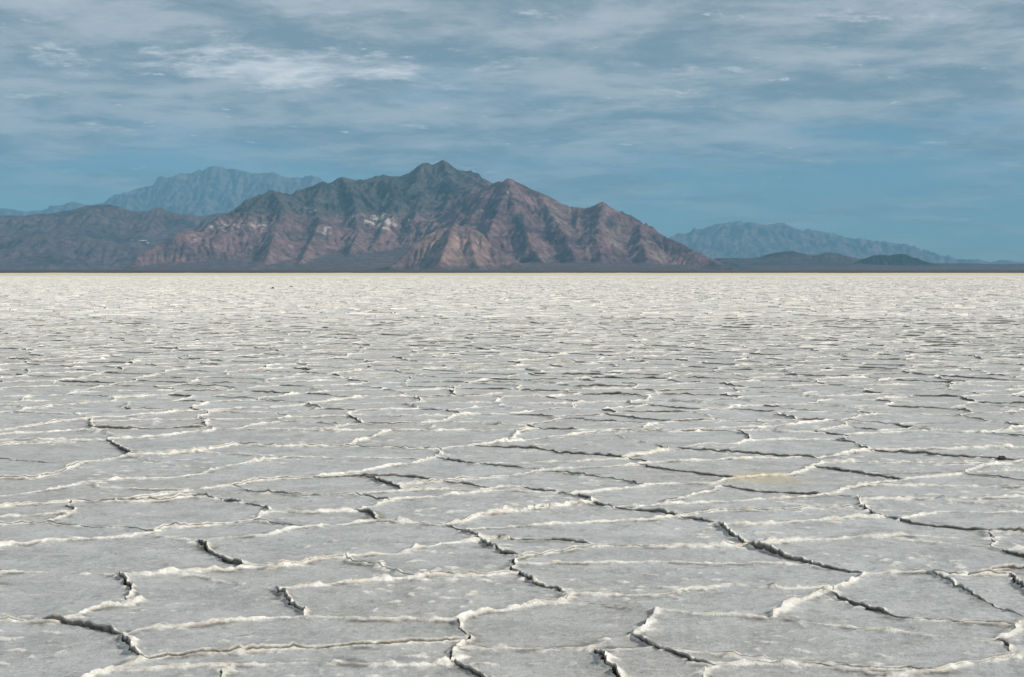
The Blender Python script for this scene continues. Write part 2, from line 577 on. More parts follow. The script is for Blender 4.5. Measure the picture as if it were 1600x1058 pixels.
main_ridges = [
    R(0.58, 3500, (392, 328, 9.15), (400, 322, 9.2), (412, 308, 9.3), (425, 300, 9.35), (440, 302, 9.4), (455, 305, 9.45), (470, 300, 9.5), (490, 291, 9.55), (505, 285, 9.6), (520, 288, 9.65),
      (527, 281, 9.68), (536, 278, 9.7), (545, 282, 9.73), (570, 282, 9.8), (590, 276, 9.85), (612, 276, 9.9), (630, 275, 9.92), (645, 268, 9.95), (660, 256, 9.97), (665, 254, 9.98), (672, 259, 9.98),
      (680, 258, 9.99), (685, 254, 10.0), (692, 251, 10.0), (700, 255, 10.0), (707, 261, 10.0), (720, 268, 9.95), (735, 278, 9.85), (750, 287, 9.7), (762, 291, 9.5)),
    R(0.80, 3500, (762, 291, 9.5), (775, 286, 9.2), (787, 283, 9.05), (795, 281, 9.0), (805, 286, 9.0), (830, 298, 9.0), (860, 312, 9.0), (880, 320, 9.0), (905, 326, 8.98), (915, 325, 8.95), (930, 320, 8.92),
      (937, 317, 8.9), (943, 317, 8.9), (952, 322, 8.88), (965, 331, 8.85), (1000, 351, 8.75), (1040, 370, 8.62), (1060, 380, 8.56), (1080, 389, 8.5), (1120, 405, 8.38), (1145, 416, 8.3)),
    R(0.66, 3500, (412, 308, 9.3), (395, 327, 9.15), (378, 336, 9.05), (350, 346, 8.95), (320, 355, 8.85), (280, 371, 8.7), (245, 388, 8.6), (215, 404, 8.5)),
    R(0.58, 3500, (425, 300, 9.35), (442, 330, 9.1), (432, 365, 8.8), (418, 400, 8.5), (415, 412, 8.4)),
    R(0.58, 3500, (505, 285, 9.6), (490, 315, 9.35), (500, 345, 9.05), (485, 380, 8.75), (470, 408, 8.5)),
    R(0.58, 3500, (538, 279, 9.7), (548, 305, 9.5), (556, 335, 9.22), (560, 365, 8.95), (545, 400, 8.6)),
    R(0.58, 3500, (600, 275, 9.87), (612, 300, 9.62), (622, 328, 9.32), (604, 350, 9.1), (590, 378, 8.85)),
    R(0.58, 3500, (660, 256, 9.97), (650, 290, 9.7), (660, 322, 9.38), (648, 350, 9.1)),
    R(0.58, 3500, (692, 251, 10.0), (706, 285, 9.72), (702, 318, 9.42), (690, 345, 9.15)),
    R(0.58, 3500, (735, 278, 9.85), (742, 300, 9.62), (730, 322, 9.4)),
    R(0.66, 3500, (795, 281, 9.0), (800, 310, 8.8), (812, 345, 8.55), (822, 375, 8.35), (840, 400, 8.15), (850, 413, 8.04)),
    R(0.66, 3500, (780, 285, 9.15), (758, 314, 8.92), (737, 340, 8.72), (722, 353, 8.6)),
    R(0.66, 3500, (793, 300, 8.88), (772, 342, 8.58), (760, 378, 8.32), (765, 402, 8.14)),
    R(0.66, 3500, (840, 303, 9.0), (868, 348, 8.68), (888, 383, 8.37), (900, 408, 8.12)),
    R(0.66, 3500, (943, 317, 8.9), (935, 345, 8.67), (932, 375, 8.42), (940, 406, 8.15)),
    R(0.66, 3500, (1000, 351, 8.75), (1002, 378, 8.5), (1012, 408, 8.22)),
    R(0.66, 3500, (905, 326, 8.98), (900, 352, 8.75), (915, 385, 8.42), (918, 408, 8.18)),
    R(0.62, 3500, (614, 413, 7.82), (640, 388, 7.9), (665, 374, 7.95), (690, 362, 7.99), (705, 357, 8.0), (714, 357, 8.0), (740, 371, 7.96), (770, 387, 7.9), (805, 406, 7.82)),
    R(0.62, 3500, (708, 357, 8.0), (700, 382, 7.82), (688, 409, 7.64)),
    R(0.62, 3500, (735, 369, 7.96), (738, 392, 7.8), (745, 412, 7.66)),
]
main_fans = [
    ([at(px, py, D * 1000) for px, py, D in ((440, 404, 8.75), (500, 394, 8.85), (560, 388, 8.95), (620, 380, 9.05), (660, 371, 9.1), (700, 362, 9.15), (735, 345, 9.2))], .115),
    ([at(px, py, D * 1000) for px, py, D in ((640, 374, 9.05), (690, 352, 9.25), (720, 335, 9.4))], .22),
    ([at(px, py, D * 1000) for px, py, D in ((240, 412, 8.6), (330, 409, 8.6), (420, 408, 8.6))], .07),
    ([at(px, py, D * 1000) for px, py, D in ((800, 412, 8.1), (900, 411, 8.1), (1000, 412, 8.2), (1080, 415, 8.3))], .06)]
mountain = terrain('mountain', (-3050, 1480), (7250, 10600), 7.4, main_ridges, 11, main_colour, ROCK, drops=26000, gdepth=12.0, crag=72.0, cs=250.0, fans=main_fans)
tag(mountain, 'rugged brown and purple desert mountain with twin peaks and a reddish cone', 'mountain', 'structure')

crestA = [at(px, py, D * 1000) for px, py, D in ((-140, 345, 12.0), (-60, 338, 12.0), (0, 336, 12.0), (40, 337, 12.0), (75, 334, 12.0), (110, 328, 12.0), (140, 321, 12.0), (152, 320, 12.0), (172, 321, 12.0), (190, 327, 12.0),
          (205, 331, 12.0), (228, 331, 12.0), (240, 327, 12.0), (250, 325, 12.0), (262, 330, 12.0), (280, 336, 12.0), (292, 335, 12.0), (320, 338, 12.0), (350, 333, 12.0), (378, 330, 12.0), (400, 330, 12.0), (440, 345, 12.0))]
crestA2 = [at(px, py, D * 1000) for px, py, D in ((-120, 372, 10.6), (-30, 366, 10.6), (25, 371, 10.5), (60, 368, 10.5), (100, 374, 10.45), (150, 372, 10.5), (190, 382, 10.4), (230, 392, 10.3))]
foothills = terrain('foothills', (-5000, -1300), (8700, 12700), 12.0,
                    [(crestA, .42, 1500.), (crestA2, .34, 1000.)] + spurs(crestA, 9, 5, 1500, .36, 1200.) + spurs(crestA2, 7, 8, 700, .4, 800.),
                    23, hill_colour((.118, .084, .086), (.052, .047, .050)), ROCK, drops=14000, gdepth=14.0, crag=34.0, cs=260.0)
tag(foothills, 'low dark brown foothills left of the twin-peaked mountain', 'hills', 'structure')

crestE = [at(px, py, 28000.) for px, py in ((-180, 338), (-90, 330), (-40, 324), (0, 326), (18, 329), (34, 332), (60, 329), (85, 322), (102, 320), (115, 317), (135, 321), (160, 318), (168, 315), (180, 306), (205, 298), (235, 290),
          (260, 278), (280, 271), (300, 269), (325, 263), (335, 260), (343, 259), (352, 260), (360, 263), (370, 267), (385, 271), (405, 270), (430, 270), (450, 277), (470, 279), (485, 275), (497, 277), (515, 285), (560, 305), (620, 335))]
far_left = terrain('far_mountain', (-11700, -1650), (24000, 30900), 27.0, [(crestE, .62, 5000.)] + spurs(crestE, 11, 15, 3200, .5, 4000.),
                   31, hill_colour((.17, .14, .13), (.06, .065, .065), .3), FARROCK, drops=45000, gscale=420., gdepth=60., warp=200., crag=150., cs=560.)
tag(far_left, 'hazy blue far mountain with a broad rounded summit behind the foothills', 'mountain', 'structure')

crestF = [at(px, py, 27000.) for px, py in ((985, 398), (1020, 384), (1045, 373), (1070, 365), (1083, 357), (1095, 360), (1120, 351), (1135, 348), (1150, 346), (1165, 348), (1175, 347), (1200, 351), (1215, 349), (1228, 349), (1240, 356),
          (1258, 362), (1275, 360), (1290, 362), (1305, 368), (1320, 373), (1340, 374), (1365, 377), (1390, 377), (1405, 381), (1420, 386), (1450, 397), (1480, 405), (1505, 411))]
far_right = terrain('far_range', (1200, 8400), (23000, 29700), 25.0, [(crestF, .36, 3200.)] + spurs(crestF, 10, 25, 2700, .36, 2200.),
                    41, hill_colour((.18, .13, .115), (.06, .062, .065), .3), FARROCK, drops=40000, gscale=400., gdepth=50., warp=190., crag=120., cs=520.)
tag(far_right, 'pale blue jagged range fading in haze right of the reddish cone', 'mountain', 'structure')

lowG = [at(px, py, 10500.) for px, py in ((1150, 407), (1183, 403), (1198, 398), (1222, 393), (1240, 392), (1253, 396), (1275, 399), (1288, 396), (1298, 394), (1308, 396), (1325, 401), (1350, 405), (1370, 408))]
low_right = terrain('low_hills', (1150, 4400), (8900, 11900), 10.0, [(lowG, .42, 1500.)] + spurs(lowG, 7, 33, 260, .45, 900.),
                    51, hill_colour((.085, .07, .07), (.045, .044, .048)), ROCK, drops=6000, gscale=90., gdepth=12., warp=20., k=5., crag=8., cs=60., fans=[([at(px, py, 10700.) for px, py in ((1120, 403.5), (1250, 403.5), (1350, 406.5), (1450, 411), (1600, 413))], .045)])
tag(low_right, 'low brown hills below the pale blue range', 'hills', 'structure')
lowK = [at(px, py, 10000.) for px, py in ((1340, 408), (1352, 404), (1362, 400), (1375, 397.5), (1380, 399), (1392, 399), (1405, 396), (1415, 398), (1428, 402), (1440, 407), (1455, 411), (1470, 414))]
low_dark = terrain('dark_hill', (1950, 2850), (9300, 10700), 5.0, [(lowK, .42, 700.)] + spurs(lowK, 7, 37, 260, .45, 500.),
                   61, hill_colour((.034, .038, .034), (.018, .02, .02)), ROCK, drops=9000, gscale=70., gdepth=10., warp=12., k=4., crag=10., cs=50.)
tag(low_dark, 'small nearly black rocky hill beside the low brown hills', 'hill', 'structure')

# the desert floor between the salt and the hills
ys = np.concatenate([np.linspace(2250, 3000, 12), np.linspace(3150, 9000, 50), np.linspace(9300, 31500, 70)])
us = np.linspace(-0.56, 0.56, 160)
U, Yp = np.meshgrid(us, ys)
Xp = U * Yp * 1.0
Zp = plain_z(Xp, Yp)
n1 = fbm(Xp / 1500, Yp / 700, 4, 71)
Cp = lerp3(np.broadcast_to(FAN * .92, Xp.shape + (3,)), np.broadcast_to(np.array([.070, .066, .070]), Xp.shape + (3,)), sstep(n1, -.2, .4))
Cp = np.concatenate([Cp, np.ones(Xp.shape + (1,))], -1)
plain = mesh_obj('desert_plain', np.stack([Xp, Yp, Zp], -1).reshape(-1, 3), grid_faces(*Xp.shape), PLAINM, attr={'rock': Cp.reshape(-1, 4)})
tag(plain, 'dark grey brown desert floor between the salt and the mountains', 'plain', 'structure')

# ------------------------------------------------------------------ salt flat: the network of ridges and cracks
T_WEDGE = 0.42            # half width of the built wedge per metre of distance
NEAR0, NEAR1, FARR = 3.2, 58.0, 300.0


def side(y):
    return T_WEDGE * y + 1.2


def A7(*p): return [gpt(x / 2, 780 + y / 2) for x, y in p]
def A8(*p): return [gpt(800 + x / 2, 780 + y / 2) for x, y in p]
def A3(*p): return [gpt(x / 2, 600 + y / 2) for x, y in p]
def A4(*p): return [gpt(800 + x / 2, 600 + y / 2) for x, y in p]


# traced from the photograph: r = white pressure ridge, c = open crack with one raised lip, f = faint ridge
net = [
    ('r', A7((-30, 155), (100, 138), (250, 128), (400, 120), (480, 110))), ('r', A7((480, 110), (560, 124), (625, 131), (720, 124), (800, 118), (900, 100), (1000, 86), (1100, 80), (1180, 72))),
    ('r', A7((1180, 72), (1260, 78), (1390, 85))), ('f', A7((150, 74), (215, 85), (300, 90), (400, 87), (480, 108))), ('r', A7((480, 108), (510, 92), (620, 88), (730, 75), (795, 67), (840, 43))),
    ('r', A7((-30, 79), (80, 77), (150, 73), (185, 64), (232, 42))), ('c', A7((232, 42), (218, 28), (205, 5))), ('r', A7((840, 43), (960, 47), (1100, 42), (1170, 25), (1230, 8), (1330, 0), (1390, -6))),
    ('c', A7((1105, 41), (1150, 46), (1172, 58), (1180, 72))), ('c', A7((690, 0), (780, 18), (828, 28), (840, 43))), ('f', A7((800, 68), (900, 80), (960, 88), (1010, 86))),
    ('c', A7((620, 131), (650, 160), (690, 190), (770, 216))),
    ('r', A7((-30, 226), (100, 228), (200, 235), (370, 240))), ('r', A7((370, 240), (450, 242), (550, 235), (700, 225), (780, 216), (900, 214), (1000, 192), (1100, 185), (1240, 175), (1320, 155), (1400, 145), (1505, 132))),
    ('r', A7((1505, 132), (1560, 124), (1600, 128))), ('c', A7((1390, 85), (1420, 94), (1480, 114), (1505, 132))), ('c', A7((1505, 132), (1530, 155), (1600, 180), (1640, 187))), ('r', A7((1390, 85), (1450, 75), (1500, 58), (1600, 42), (1720, 28), (1850, 12))),
    ('c', A7((370, 240), (395, 262), (408, 290), (404, 325))), ('r', A7((404, 325), (440, 330), (330, 345), (250, 362), (200, 378), (130, 384))), ('r', A7((-30, 386), (60, 382), (130, 384))),
    ('f', A7((560, 236), (640, 248), (700, 262), (800, 275), (860, 286))), ('r', A7((860, 286), (960, 280), (1060, 268), (1200, 258), (1350, 247), (1500, 245), (1600, 238))), ('f', A7((1220, 226), (1270, 240), (1340, 247))),
    ('c', A7((860, 288), (900, 318), (950, 372))), ('r', A7((430, 415), (500, 408), (560, 410), (650, 395), (800, 385), (950, 372))), ('r', A7((950, 372), (1050, 380), (1200, 385), (1350, 387), (1425, 384))),
    ('c', A7((130, 384), (200, 391), (280, 405), (350, 422), (385, 432))), ('c', A7((385, 432), (385, 455), (410, 480), (440, 503))), ('f', A7((385, 432), (405, 424), (430, 415))),
    ('r', A7((440, 503), (380, 530), (290, 556), (200, 600))), ('r', A7((440, 503), (560, 492), (700, 485), (790, 480))), ('f', A7((640, 528), (850, 522), (1000, 515), (1080, 512), (1150, 520))),
    ('r', A7((1100, 548), (1160, 524), (1320, 525), (1405, 508))), ('r', A7((1425, 384), (1480, 370), (1530, 358), (1620, 343))), ('c', A7((1425, 386), (1450, 420), (1472, 436), (1430, 462), (1405, 508))), ('c', A7((1405, 508), (1440, 525), (1500, 555), (1560, 590))),
    # right half of the foreground
    ('r', A8((20, 343), (60, 335), (150, 330), (175, 300))), ('c', A8((20, 180), (0, 215), (30, 245), (80, 270), (175, 300))), ('r', A8((20, 185), (150, 165), (260, 150))), ('f', A8((30, 203), (200, 203), (380, 198), (520, 200))), ('c', A8((-80, 158), (-30, 172), (20, 182))),
    ('r', A8((175, 300), (300, 302), (450, 300), (560, 285), (680, 272), (800, 278), (880, 285), (1005, 282))), ('r', A8((1005, 282), (1040, 270), (1080, 255), (1100, 238))), ('f', A8((1005, 282), (1000, 300))),
    ('c', A8((250, 16), (320, 30), (480, 48), (520, 60))), ('c', A8((520, 60), (580, 70), (645, 84))), ('c', A8((645, 84), (700, 126), (735, 148))), ('c', A8((735, 148), (800, 165), (880, 190), (960, 212), (1100, 238))),
    ('r', A8((-20, 48), (120, 28), (250, 16))), ('r', A8((250, 78), (400, 70), (520, 60))), ('f', A8((520, 60), (580, 45), (660, 38), (740, 36))), ('r', A8((645, 82), (800, 80), (940, 70), (1050, 62), (1165, 58))), ('c', A8((1165, 58), (1212, 68), (1280, 82), (1400, 95), (1490, 103))),
    ('r', A8((1212, 68), (1330, 45), (1450, 44), (1640, 46))), ('c', A8((1080, 0), (1085, 20), (1120, 45), (1165, 58))), ('r', A8((1490, 103), (1640, 107))), ('c', A8((1490, 103), (1510, 132), (1495, 148), (1590, 180), (1650, 200))), ('f', A8((1340, 140), (1420, 146), (1495, 147))),
    ('c', A8((-80, 122), (0, 130), (130, 132), (250, 150))), ('r', A8((250, 150), (500, 152), (735, 148))), ('r', A8((735, 148), (900, 132), (1100, 120), (1220, 118), (1290, 120))), ('r', A8((1100, 238), (1300, 232), (1400, 240), (1560, 238), (1650, 236))), ('c', A8((1560, 238), (1580, 270), (1620, 295))),
    ('c', A8((1000, 300), (1060, 325), (1150, 352), (1180, 366))), ('f', A8((1180, 366), (1240, 380), (1330, 384))),
    ('r', A8((150, 330), (280, 335), (400, 345), (450, 348))), ('r', A8((450, 348), (540, 363), (680, 370), (820, 375), (900, 388), (1050, 405), (1200, 418), (1350, 435), (1500, 446))), ('r', A8((815, 375), (835, 345), (870, 332))),
    ('c', A8((450, 348), (436, 385), (375, 430))), ('c', A8((375, 430), (440, 462), (520, 490), (630, 524))), ('f', A8((375, 430), (300, 437), (240, 448))), ('f', A8((170, 472), (300, 474), (400, 468))), ('r', A8((630, 524), (600, 556), (560, 600))), ('f', A8((630, 524), (760, 512), (850, 516))),
    ('c', A8((1480, 328), (1520, 350), (1640, 366))), ('r', A8((1650, 385), (1590, 402), (1545, 430), (1500, 446))), ('c', A8((1500, 446), (1540, 468), (1560, 490))), ('r', A8((1200, 552), (1350, 530), (1480, 510), (1560, 490), (1640, 505))), ('f', A8((1040, 530), (1120, 538), (1200, 552))),
    # middle distance, left
    ('r', A3((-20, 357), (100, 345), (200, 330), (270, 310), (400, 300), (520, 297), (620, 288), (680, 265))), ('r', A3((680, 265), (760, 250), (860, 237))), ('r', A3((-20, 296), (130, 293), (200, 270), (260, 245), (350, 235), (410, 222))), ('r', A3((410, 222), (500, 222), (590, 218), (680, 200), (740, 192), (850, 197), (1080, 195))),
    ('r', A3((1080, 195), (1140, 175))), ('c', A3((335, 176), (360, 192), (410, 222))), ('r', A3((-20, 176), (150, 175), (335, 176), (450, 172), (520, 166), (640, 155))), ('r', A3((-20, 152), (60, 140), (150, 128), (200, 118), (300, 112))), ('c', A3((-20, 238), (80, 242), (180, 250), (250, 250))),
    ('r', A3((1080, 197), (1250, 202), (1380, 205))), ('r', A3((1380, 205), (1500, 195), (1620, 183))), ('r', A3((1380, 205), (1365, 230), (1300, 250), (1200, 265), (1080, 285), (980, 295))), ('c', A3((1365, 232), (1450, 250), (1600, 265), (1680, 268))),
    ('r', A3((500, 352), (620, 335), (720, 322), (800, 303), (880, 297), (980, 295))), ('c', A3((725, 322), (800, 342), (900, 348), (1110, 348))), ('c', A3((1110, 348), (1200, 368), (1230, 372))), ('r', A3((1110, 348), (1250, 340), (1400, 335), (1600, 340))), ('c', A3((980, 295), (1110, 290), (1250, 292), (1330, 302))),
    ('r', A3((-20, 390), (100, 380), (230, 368))), ('r', A3((230, 370), (380, 372), (500, 372), (600, 358), (700, 365), (780, 380))), ('f', A3((270, 312), (330, 330), (420, 332))), ('f', A3((410, 224), (520, 250), (680, 265))), ('f', A3((900, 230), (1040, 232), (1200, 235))),
    ('r', A3((1500, 300), (1600, 292), (1700, 270), (1850, 262))), ('c', A3((1230, 320), (1260, 330), (1250, 340))),
    # middle distance, right
    ('r', A4((-20, 186), (120, 170), (270, 155), (310, 150))), ('c', A4((310, 150), (350, 170), (410, 185))), ('r', A4((310, 150), (420, 148), (560, 142))), ('r', A4((250, 262), (380, 258), (440, 246))), ('r', A4((440, 246), (520, 246), (600, 243))), ('c', A4((-20, 202), (120, 208), (150, 220), (300, 228), (440, 246))),
    ('r', A4((365, 232), (450, 215), (540, 200), (600, 190), (700, 192))), ('r', A4((700, 192), (740, 180), (860, 178), (1000, 178))), ('c', A4((715, 152), (745, 168), (740, 180))), ('r', A4((715, 152), (780, 140), (900, 128))), ('c', A4((1000, 178), (1065, 185), (1115, 209))), ('c', A4((1115, 209), (1250, 220), (1500, 235), (1620, 240))),
    ('r', A4((1115, 209), (1040, 222), (970, 230))), ('c', A4((660, 215), (800, 225), (950, 235), (972, 246))), ('r', A4((972, 246), (910, 272), (870, 285), (760, 290), (695, 296))), ('r', A4((972, 246), (1060, 244), (1180, 246))), ('f', A4((695, 296), (640, 308), (600, 313))),
    ('c', A4((440, 262), (560, 280), (695, 296))), ('r', A4((230, 345), (330, 332), (430, 318), (560, 312), (640, 314))), ('c', A4((640, 314), (760, 335), (960, 348))), ('c', A4((30, 325), (150, 345), (240, 362), (250, 375))), ('c', A4((200, 286), (330, 300), (405, 320))), ('r', A4((-90, 330), (-20, 322), (30, 325))),
    ('r', A4((980, 350), (1050, 325), (1150, 310), (1250, 298), (1400, 285))), ('r', A4((1400, 285), (1450, 265), (1620, 238))), ('c', A4((1400, 285), (1500, 290), (1640, 308))), ('c', A4((1000, 262), (1100, 280), (1210, 300))), ('f', A4((1120, 283), (1300, 275), (1400, 283))), ('c', A4((980, 350), (1030, 358), (1082, 360))),
    ('c', A4((1082, 360), (1090, 385), (1115, 402))), ('r', A4((640, 374), (760, 368), (880, 362), (980, 352))), ('r', A4((1082, 362), (1300, 362), (1450, 358), (1640, 354))), ('r', A4((-20, 404), (120, 388), (245, 376))),
    ('f', A4((0, 250), (130, 245), (260, 240))), ('f', A4((560, 350), (640, 330), (660, 316))), ('r', A4((1150, 150), (1260, 140), (1400, 155), (1600, 150))), ('c', A4((950, 150), (1050, 164))),
]


def in_zone(x, y):
    """the part of the ground whose lines are traced"""
    py = HOR + F * CAMH / max(y, 0.1)
    px = 800 + F * x / max(y, 0.1)
    return -15 < px < 1615 and 676 < py < 1070


def voronoi_edges(seeds):
    co, ed, fa, *_ = delaunay_2d_cdt([Vector(s) for s in seeds], [], [], 0, 1e-6, True)
    P = np.array([(v.x, v.y) for v in co]); Tn = np.array(fa)
    a, b, c = P[Tn[:, 0]], P[Tn[:, 1]], P[Tn[:, 2]]
    d = 2 * (a[:, 0] * (b[:, 1] - c[:, 1]) + b[:, 0] * (c[:, 1] - a[:, 1]) + c[:, 0] * (a[:, 1] - b[:, 1]))
    d = np.where(np.abs(d) < 1e-9, 1e-9, d)
    a2, b2, c2 = (a ** 2).sum(1), (b ** 2).sum(1), (c ** 2).sum(1)
    ux = (a2 * (b[:, 1] - c[:, 1]) + b2 * (c[:, 1] - a[:, 1]) + c2 * (a[:, 1] - b[:, 1])) / d
    uy = (a2 * (c[:, 0] - b[:, 0]) + b2 * (a[:, 0] - c[:, 0]) + c2 * (b[:, 0] - a[:, 0])) / d
    CC = np.stack([ux, uy], 1)
    E = np.concatenate([Tn[:, [0, 1]], Tn[:, [1, 2]], Tn[:, [2, 0]]]); E.sort(1)
    ti = np.tile(np.arange(len(Tn)), 3)
    key = E[:, 0].astype(np.int64) * (len(P) + 1) + E[:, 1]
    o = np.argsort(key, kind='stable'); k = key[o]
    s = np.nonzero(k[1:] == k[:-1])[0]
    return CC[ti[o[s]]], CC[ti[o[s + 1]]]


def seeds_in(y0, y1, cell, seed):
    r = np.random.default_rng(seed)
    out = []
    y = y0
    while y < y1:
        n = int(2 * side(y) / cell) + 2
        xs = (np.arange(n) - n / 2 + r.uniform(0, 1)) * cell
        out.append(np.stack([xs + r.uniform(-.42, .42, n) * cell, y + r.uniform(-.42, .42, n) * cell], 1))
        y += cell * .92
    return np.concatenate(out)


va, vb = voronoi_edges(seeds_in(NEAR0 - 3, NEAR1 + 4, .98, 3))


def crackish(dx_, dy_, r):
    """edges that run away from the camera to the left open as cracks more often"""
    return r.random() < (0.7 if dx_ * dy_ < 0 and abs(dy_) > .15 * abs(dx_) else 0.25)


rr = random.Random(3)
for a, b in zip(va.tolist(), vb.tolist()):
    L = math.hypot(b[0] - a[0], b[1] - a[1])
    if L > 6 or L < 0.02:
        continue
    def inside(p):
        return NEAR0 < p[1] < NEAR1 and abs(p[0]) < side(p[1]) and not in_zone(*p)
    n = max(2, int(L / .04))
    pts = [(a[0] + (b[0] - a[0]) * i / n, a[1] + (b[1] - a[1]) * i / n) for i in range(n + 1)]
    ok = [inside(p) for p in pts]
    if not any(ok):
        continue
    i0 = ok.index(True); i1 = len(ok) - 1 - ok[::-1].index(True)
    if i1 - i0 < 2:
        continue
    typ = 'c' if crackish(b[0] - a[0], b[1] - a[1], rr) else ('f' if rr.random() < .16 else 'r')
    net.append((typ, [pts[i0], pts[i1]]))

# let loose ends run on until they meet another line
segs = []
for li, (typ, pts) in enumerate(net):
    for p, q in zip(pts[:-1], pts[1:]):
        segs.append((p[0], p[1], q[0], q[1], li))
SG = np.array(segs)


def hit(p, d, li, reach):
    x1, y1, x2, y2 = SG[:, 0], SG[:, 1], SG[:, 2], SG[:, 3]
    ex, ey = x2 - x1, y2 - y1
    den = d[0] * ey - d[1] * ex
    den = np.where(np.abs(den) < 1e-9, 1e-9, den)
    t = ((x1 - p[0]) * ey - (y1 - p[1]) * ex) / den
    u = ((x1 - p[0]) * d[1] - (y1 - p[1]) * d[0]) / den
    ok = (u >= -0.01) & (u <= 1.01) & (t > 1e-4) & (t < reach) & (SG[:, 4] != li)
    return t[ok].min() if ok.any() else None


def near_any(p, li, tol):
    ex, ey = SG[:, 2] - SG[:, 0], SG[:, 3] - SG[:, 1]
    l2 = ex * ex + ey * ey + 1e-12
    t = np.clip(((p[0] - SG[:, 0]) * ex + (p[1] - SG[:, 1]) * ey) / l2, 0, 1)
    qx, qy = SG[:, 0] + t * ex, SG[:, 1] + t * ey
    d = np.hypot(p[0] - qx, p[1] - qy)
    d[SG[:, 4] == li] = 1e9
    k = int(d.argmin())
    return (d[k], (qx[k], qy[k]))


lines = []
for li, (typ, pts) in enumerate(net):
    pts = list(pts)
    traced = li < len(net) and len(pts) > 2
    for end in (0, -1):
        p = pts[end]; q = pts[1] if end == 0 else pts[-2]
        d, near = near_any(p, li, .1)
        if d < 0.004:
            continue
        if d < 0.16:
            pts[end] = near
            continue
        v = (p[0] - q[0], p[1] - q[1]); l = math.hypot(*v)
        if l < 1e-6:
            continue
        best = None
        for turn in (0, .35, -.35, .8, -.8):
            dd = (v[0] / l * math.cos(turn) - v[1] / l * math.sin(turn), v[0] / l * math.sin(turn) + v[1] / l * math.cos(turn))
            t = hit(p, dd, li, 2.2)
            if t is not None and (best is None or t + abs(turn) < best[0]):
                best = (t + abs(turn), (p[0] + dd[0] * t, p[1] + dd[1] * t))
        if best:
            if end == 0: pts.insert(0, best[1])
            else: pts.append(best[1])
    lines.append((typ, pts))

# resample with a crumbly wobble
samples = []        # x, y, tx, ty, H, W, gap, mL, mR, spacing, type
chains = []
for li, (typ, pts) in enumerate(lines):
    P2 = np.array(pts, float)
    sl = np.hypot(*(P2[1:] - P2[:-1]).T)
    keep = np.concatenate([[True], sl > 1e-5])
    P2 = P2[keep]
    if len(P2) < 2:
        continue
    cum = np.concatenate([[0], np.cumsum(np.hypot(*(P2[1:] - P2[:-1]).T))])
    L = cum[-1]
    dm = float(P2[:, 1].mean())
    s = min(max(0.0024 * dm, 0.019), 0.17)
    n = max(2, int(L / s))
    t = np.linspace(0, L, n + 1)
    x = np.interp(t, cum, P2[:, 0]); y = np.interp(t, cum, P2[:, 1])
    if n > 6 and len(P2) > 2:      # round the traced corners
        for _ in range(3):
            x[1:-1] = .25 * x[:-2] + .5 * x[1:-1] + .25 * x[2:]; y[1:-1] = .25 * y[:-2] + .5 * y[1:-1] + .25 * y[2:]
    fade = np.minimum(1, np.minimum(t, L - t) / 0.10)
    wob = (0.030 * vnoise(t / .22 + li * 9.7, t * 0 + li, 7) + 0.014 * vnoise(t / .07 + li * 3.3, t * 0 + li, 8)) * fade
    if len(P2) == 2:
        wob += 0.10 * vnoise(t / .6 + li * 5.1, t * 0 + li * .7, 9) * np.minimum(1, np.minimum(t, L - t) / 0.3)
    tx = np.gradient(x); ty = np.gradient(y); l = np.hypot(tx, ty) + 1e-9
    tx /= l; ty /= l
    x = x - ty * wob; y = y + tx * wob
    r = random.Random(li * 13 + 1)
    amp = 0.66 + 0.52 * vnoise(t / .45 + li * 2.3, t * 0 + 3.3 + li, 12) + .28 * vnoise(t / .12 + li, t * 0 + li, 13)
    amp = np.clip(amp * 1.1 - .05, .24, 1.35)
    if typ == 'r':
        H = 0.029 * amp * r.uniform(.75, 1.15); gap = 0.010 * np.clip(vnoise(t / .22 + li, t * 0 + li * 1.7, 14) * 2 - .25, 0, 1); m0, m1 = r.uniform(.8, 1), r.uniform(.55, 1); Wd = r.uniform(.019, .034)
    elif typ == 'c':
        H = 0.025 * amp * r.uniform(.8, 1.2); gap = 0.018 * np.clip(.62 + .9 * vnoise(t / .35 + li, t * 0 + li * 1.7, 14), .12, 1.2) * np.minimum(1, .25 + np.minimum(t, L - t) / .15); m0, m1 = 1.0, r.uniform(.15, .45); Wd = r.uniform(.019, .032)
    else:
        H = 0.017 * amp; gap = t * 0; m0, m1 = .8, .8; Wd = r.uniform(.022, .035)
    gap = gap * min(1.0, max(.45, 1.12 - .014 * dm))
    # the raised lip of a crack is on its far right side
    nx_, ny_ = -ty.mean(), tx.mean()
    far_left = (nx_ * .8 + ny_ * .6) > 0
    mL, mR = (m0, m1) if (far_left or typ != 'c') else (m1, m0)
    i0 = len(samples)
    H = np.broadcast_to(H, t.shape); gap = np.broadcast_to(gap, t.shape)
    for i in range(n + 1):
        samples.append((x[i], y[i], tx[i], ty[i], H[i], Wd, gap[i], mL, mR, s, 'rcf'.index(typ), min(t[i], L - t[i])))
    chains.append((i0, n + 1))
SA = np.array(samples)
# ends that come close to another line are joined to it, so that the plates close
kd0 = kdtree.KDTree(len(SA))
for i, p in enumerate(SA[:, :2].tolist()):
    kd0.insert((p[0], p[1], 0), i)
kd0.balance()
chain_of = np.zeros(len(SA), int)
for ci, (i0, n) in enumerate(chains):
    chain_of[i0:i0 + n] = ci
joins = []
for ci, (i0, n) in enumerate(chains):
    for e_, inner in ((i0, i0 + 1), (i0 + n - 1, i0 + n - 2)):
        c_ = [(d_, k_) for _, k_, d_ in kd0.find_range((SA[e_, 0], SA[e_, 1], 0), .11 + SA[e_, 9]) if chain_of[k_] != ci]
        if c_:
            joins.append((e_, min(c_)[1]))
